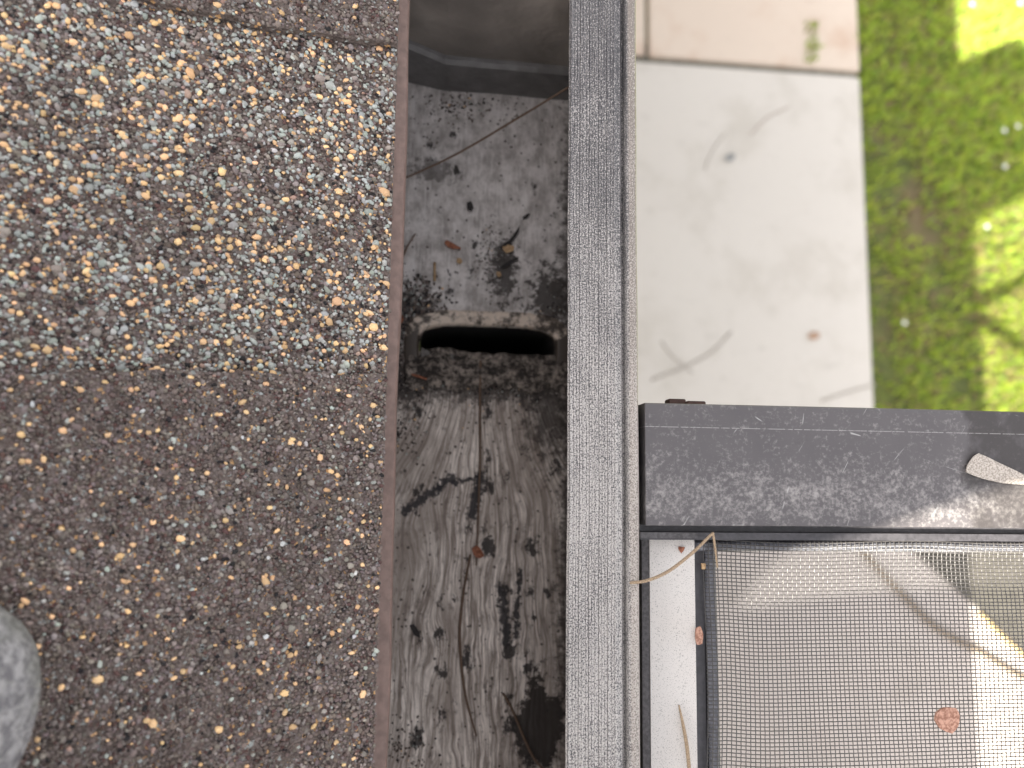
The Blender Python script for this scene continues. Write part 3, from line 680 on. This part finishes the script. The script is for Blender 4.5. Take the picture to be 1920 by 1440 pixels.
tag(tube('pine_needle', [at(1181, 1093, .0006), at(1215, 1088, .0015), at(1255, 1070, .0035), at(1300, 1035, .0045), at(1333, 1003, .0035), at(1337, 1003, .0030), at(1341, 1030, -.002), at(1345, 1064, -.0072)], [.0005, .0006, .00062, .0006, .0005, .0005, .00045, .0003], M_need, None, 7, 6), 'bent pine needle bridging the gutter lip and the mesh corner', 'pine needle')
tag(tube('pine_needle', [at(1273, 1322, -.0070), at(1281, 1360, -.0068), at(1288, 1400, -.0060), at(1293, 1450, -.005)], [.0003, .0006, .0007, .0007], M_need, None, 7, 6), 'straight brown pine needle lying on the white strip', 'pine needle')
# in the gutter
FZT = FZ + .0012
tag(tube('pine_needle', [at(735, 345, FZ + .002), at(850, 292, FZ + .010), at(960, 228, FZ + .022), at(1072, 160, -.062)], [.0004, .0006, .0006, .0005], M_dkneed, None, 6, 8), 'long thin needle slanting across the gutter near the end cap', 'pine needle')
tag(tube('stem', [at(901, 676, FZ + .001), at(900, 760, FZ + .0025), at(900, 860, FZ + .002), at(897, 960, FZ + .002), at(893, 1060, FZT)], [.0006, .0006, .0005, .0005, .0004], M_dkneed, None, 6, 6), 'thin brown stem lying straight below the outlet hole', 'stem')
tag(tube('stem', [at(815, 492, FZT), at(815, 527, FZT)], .0006, M_tan, None, 6, 4), 'short tan stem left of the dark silt patch', 'stem')
tag(tube('pine_needle', [at(779, 438, FZT), at(760, 470, FZT), at(749, 510, FZT)], [.0003, .0005, .0004], M_dkneed, None, 6, 5), 'curved grey needle beside the drip edge above the outlet', 'pine needle')
tag(tube('twig', [at(943, 1300, FZT), at(960, 1330, FZT), at(1000, 1420, FZT), at(1040, 1460, FZT)], .0006, M_dkneed, None, 6, 5), 'thin brown twig in the lower right of the gutter', 'twig')
tag(tube('twig', [at(772, 702, FZ + .002), at(786, 706, FZ + .003), at(800, 711, FZ + .002)], .0006, M_red, None, 6, 5), 'tiny reddish twig at the lower left of the outlet', 'twig')
tag(tube('root', [at(882, 1040, FZT), at(868, 1120, FZT), at(862, 1200, FZT), at(872, 1300, FZT), at(893, 1380, FZT)], [.0005, .0006, .0007, .0006, .0004], M_dkneed, None, 6, 6), 'long wavy brown fibre running down the gutter floor', 'fibre')
lit = [
 ('leaf_bit', [(833, 455), (838, 451), (850, 457), (863, 465), (864, 468), (848, 467), (838, 462)], M_red, 'red brown leaf bit with a pointed tail on the pale floor', 'leaf bit'),
 ('seed', [(857, 485), (864, 485), (867, 492), (862, 496), (856, 492)], M_tan, 'small round tan seed below the red brown leaf bit', 'seed'),
 ('leaf_bit', [(942, 463), (952, 459), (964, 463), (962, 471), (950, 475), (944, 470)], M_tan, 'tan wedge shaped leaf bit beside the silt patch', 'leaf bit'),
 ('seed', [(931, 510), (938, 511), (940, 517), (935, 520), (931, 516)], M_tan, 'little tan seed below the tan leaf bit', 'seed'),
 ('bark_chip', [(936, 464), (952, 452), (966, 438), (974, 424), (972, 436), (958, 458), (944, 466)], M_blk, 'upper long black bark chip on the gutter floor', 'bark chip'),
 ('bark_chip', [(937, 502), (952, 491), (972, 482), (970, 488), (954, 498), (940, 504)], M_blk, 'lower long black bark chip below the tan leaf bit', 'bark chip'),
 ('bark_chip', [(875, 381), (884, 379), (888, 390), (883, 397), (876, 392)], M_blk, 'dark oval chip high on the pale gutter floor', 'bark chip'),
 ('bark_chip', [(979, 408), (990, 401), (994, 403), (988, 410), (981, 412)], M_blk, 'small black chip upper right of the silt patch', 'bark chip'),
 ('seed', [(779, 515), (786, 513), (788, 517), (783, 520)], M_blk, 'tiny black seed near the drip edge', 'seed'),
 ('leaf_bit', [(744, 592), (754, 592), (757, 600), (750, 610), (743, 606)], M_red, 'brown leaf bit tucked against the drip edge beside the outlet', 'leaf bit'),
 ('leaf_bit', [(884, 1028), (894, 1022), (902, 1030), (908, 1042), (898, 1047), (888, 1040)], M_red, 'dark red brown leaf bit in the middle of the streaked floor', 'leaf bit'),
 ('bark_chip', [(768, 1172), (776, 1170), (786, 1184), (788, 1195), (776, 1190)], M_blk, 'slanting black chip on the lower left of the floor', 'bark chip'),
 ('leaf_bit', [(790, 652), (812, 663), (846, 664), (858, 672), (840, 686), (806, 690), (792, 680)], leaf_mat('grey_leaf', (.10, .09, .085), (.17, .155, .145)), 'grey leaf scrap half blocking the outlet hole', 'leaf scrap'),
]
for nm, pxs, m, lab, cat in lit:
    z = FZT if 'outlet hole' not in lab else FZ - .0015
    flake(nm, pxs, z, .0006, m, lab, cat, .0006)

# ------------------------------------------------------------------ photographer (crouching on the roof, outside the frame) and the shoe that shows
def skin(name, joints, edges, mat, parent=None, sub=2, root=0):
    me = bpy.data.meshes.new(name); me.from_pydata([j[0] for j in joints], edges, []); o = bpy.data.objects.new(name, me); C.objects.link(o)
    me.materials.append(mat)
    md = o.modifiers.new('skin', 'SKIN'); md.use_smooth_shade = True
    sv = me.skin_vertices[0].data
    for i, j in enumerate(joints): r = j[1]; sv[i].radius = (r, r) if not isinstance(r, tuple) else r; sv[i].use_root = (i == root)
    o.modifiers.new('sub', 'SUBSURF').levels = sub; o.modifiers['sub'].render_levels = sub
    if parent: o.parent = parent
    return o
SH = []
def build_person():
    p = empty('person', (-.45, -.3, .15)); tag(p, 'person crouching on the roof in a dark shirt, taking the picture', 'person')
    o = skin('body', BODY, BEDGE, flat('dark_clothing', (.06, .07, .10), .9, scale=200)); o.parent = p; o.matrix_parent_inverse = Matrix.Translation((.45, .3, -.15))
    h = skin('head', HEAD, HEDGE, flat('skin_tone', (.45, .28, .2), .5)); h.parent = p; h.matrix_parent_inverse = Matrix.Translation((.45, .3, -.15))
k_ = 1 / 2.6
def up(X0, Y0, z): return (X0 - 2.13 * z * k_, Y0 - 1.42 * z * k_, z)   # point at height z whose sun shadow falls at X0,Y0 on the lip level
BODY = [(up(-.21, -.04, .40), .20), (up(-.01, .118, .52), .210), (up(.18, .260, .66), .218), (up(.33, .33, .76), .16), (up(.40, .33, .84), .07),     # pelvis..neck
        (up(-.02, -.17, .42), .105), (up(.34, -.128, .37), .092), (up(.05, -.30, .12), .055), (up(.02, -.31, .06), .05),            # right thigh, knee, shin, foot
        (up(-.20, .10, .46), .10), (up(-.06, .22, .42), .08), (up(-.16, .06, .19), .06), (up(-.17, .02, .13), .05),   # left leg
        (up(.20, .36, .70), .07), (up(.22, .32, .50), .055), (up(.22, .20, .36), .042), (up(.24, .19, .32), .035),     # left arm to the phone
        (up(.34, .10, .68), .07), (up(.37, .06, .50), .055), (up(.27, .13, .36), .042), (up(.26, .15, .32), .035)]     # right arm
BEDGE = [(0, 1), (1, 2), (2, 3), (3, 4), (0, 5), (5, 6), (6, 7), (7, 8), (0, 9), (9, 10), (10, 11), (11, 12), (2, 13), (13, 14), (14, 15), (15, 16), (2, 17), (17, 18), (18, 19), (19, 20)]
HEAD = [(up(.40, .33, .84), .06), (up(.44, .37, .90), .085), (up(.48, .40, .96), .10), (up(.51, .42, 1.02), .07)]
HEDGE = [(0, 1), (1, 2), (2, 3)]
build_person()
ph = empty('phone', (0, 0, .30)); tag(ph, 'black phone held over the gutter', 'phone')
b_ = box('body', (-.10, -.03, .010), (.04, .045, .018), flat('phone_black', (.02, .02, .02), .3), ph, .003)
box('camera_bump', (-.016, -.014, .0062), (.012, .014, .0099), bpy.data.materials['phone_black'], ph, .002)
def build_shoe():
    n = NT('heathered_fabric', .95); a = n.noise(300, detail=6, rough=.8); b = n.noise(70, detail=3)
    c = n.mix(n.mr(a, .42, .60), (.27, .26, .29), (.64, .625, .66)); c = n.mix(n.mr(b, .5, .65, 0, .35), c, (.44, .45, .39)); n.col(c); n.bump(n.M('ADD', a, n.noise(1500, detail=2)), .0022, .9)
    s = empty('shoe', (-.16, -.075, .05)); tag(s, 'light grey mottled fabric shoe toe on the shingles at the left', 'shoe')
    def layer(name, mat, z0, prof, grow):
        V, Fc = [], []; K = 40
        tx, ty = at(88, 1165, .115)[:2]; tx -= .0310; ty -= .008          # toe tip
        L = .27; a0 = math.radians(180 + 40)
        d = Vector((math.cos(a0), math.sin(a0), 0)); q = Vector((-d.y, d.x, 0))
        for (sc, h) in prof:
            for i in range(K):
                an = 2 * math.pi * i / K; u = math.cos(an); v = math.sin(an)
                wd = .055 * (1 - .12 * math.cos(an)) * (abs(v) ** .85) * (1 if v > 0 else -1)
                p = Vector((tx, ty, 0)) + d * (L / 2) - d * u * L / 2 * (sc * .25 + .75 if u > 0 else 1) + q * wd * (sc + grow)
                p.z = rz(p.x, .003) + z0 + h * (1 + .9 * max(0, -u)); V.append(p)
        n_ = len(prof)
        Fc = [(r * K + i, r * K + (i + 1) % K, (r + 1) * K + (i + 1) % K, (r + 1) * K + i) for r in range(n_ - 1) for i in range(K)] + [tuple(range((n_ - 1) * K, n_ * K)), tuple(range(K - 1, -1, -1))]
        o = obj(name, V, Fc, mat, None, True); o.parent = s; o.matrix_parent_inverse = Matrix.Translation(-s.location)
        o.modifiers.new('s', 'SUBSURF').levels = 1; o.modifiers['s'].render_levels = 1
    layer('sole', flat('pale_sole', (.30, .30, .30), .8), 0, [(.80, 0), (.84, .002), (.84, .012), (.80, .013)], 0)
    layer('upper', n.m, .010, [(1.0, 0), (1.04, .010), (1.0, .022), (.85, .034), (.58, .041), (.25, .044)], .03)
build_shoe()
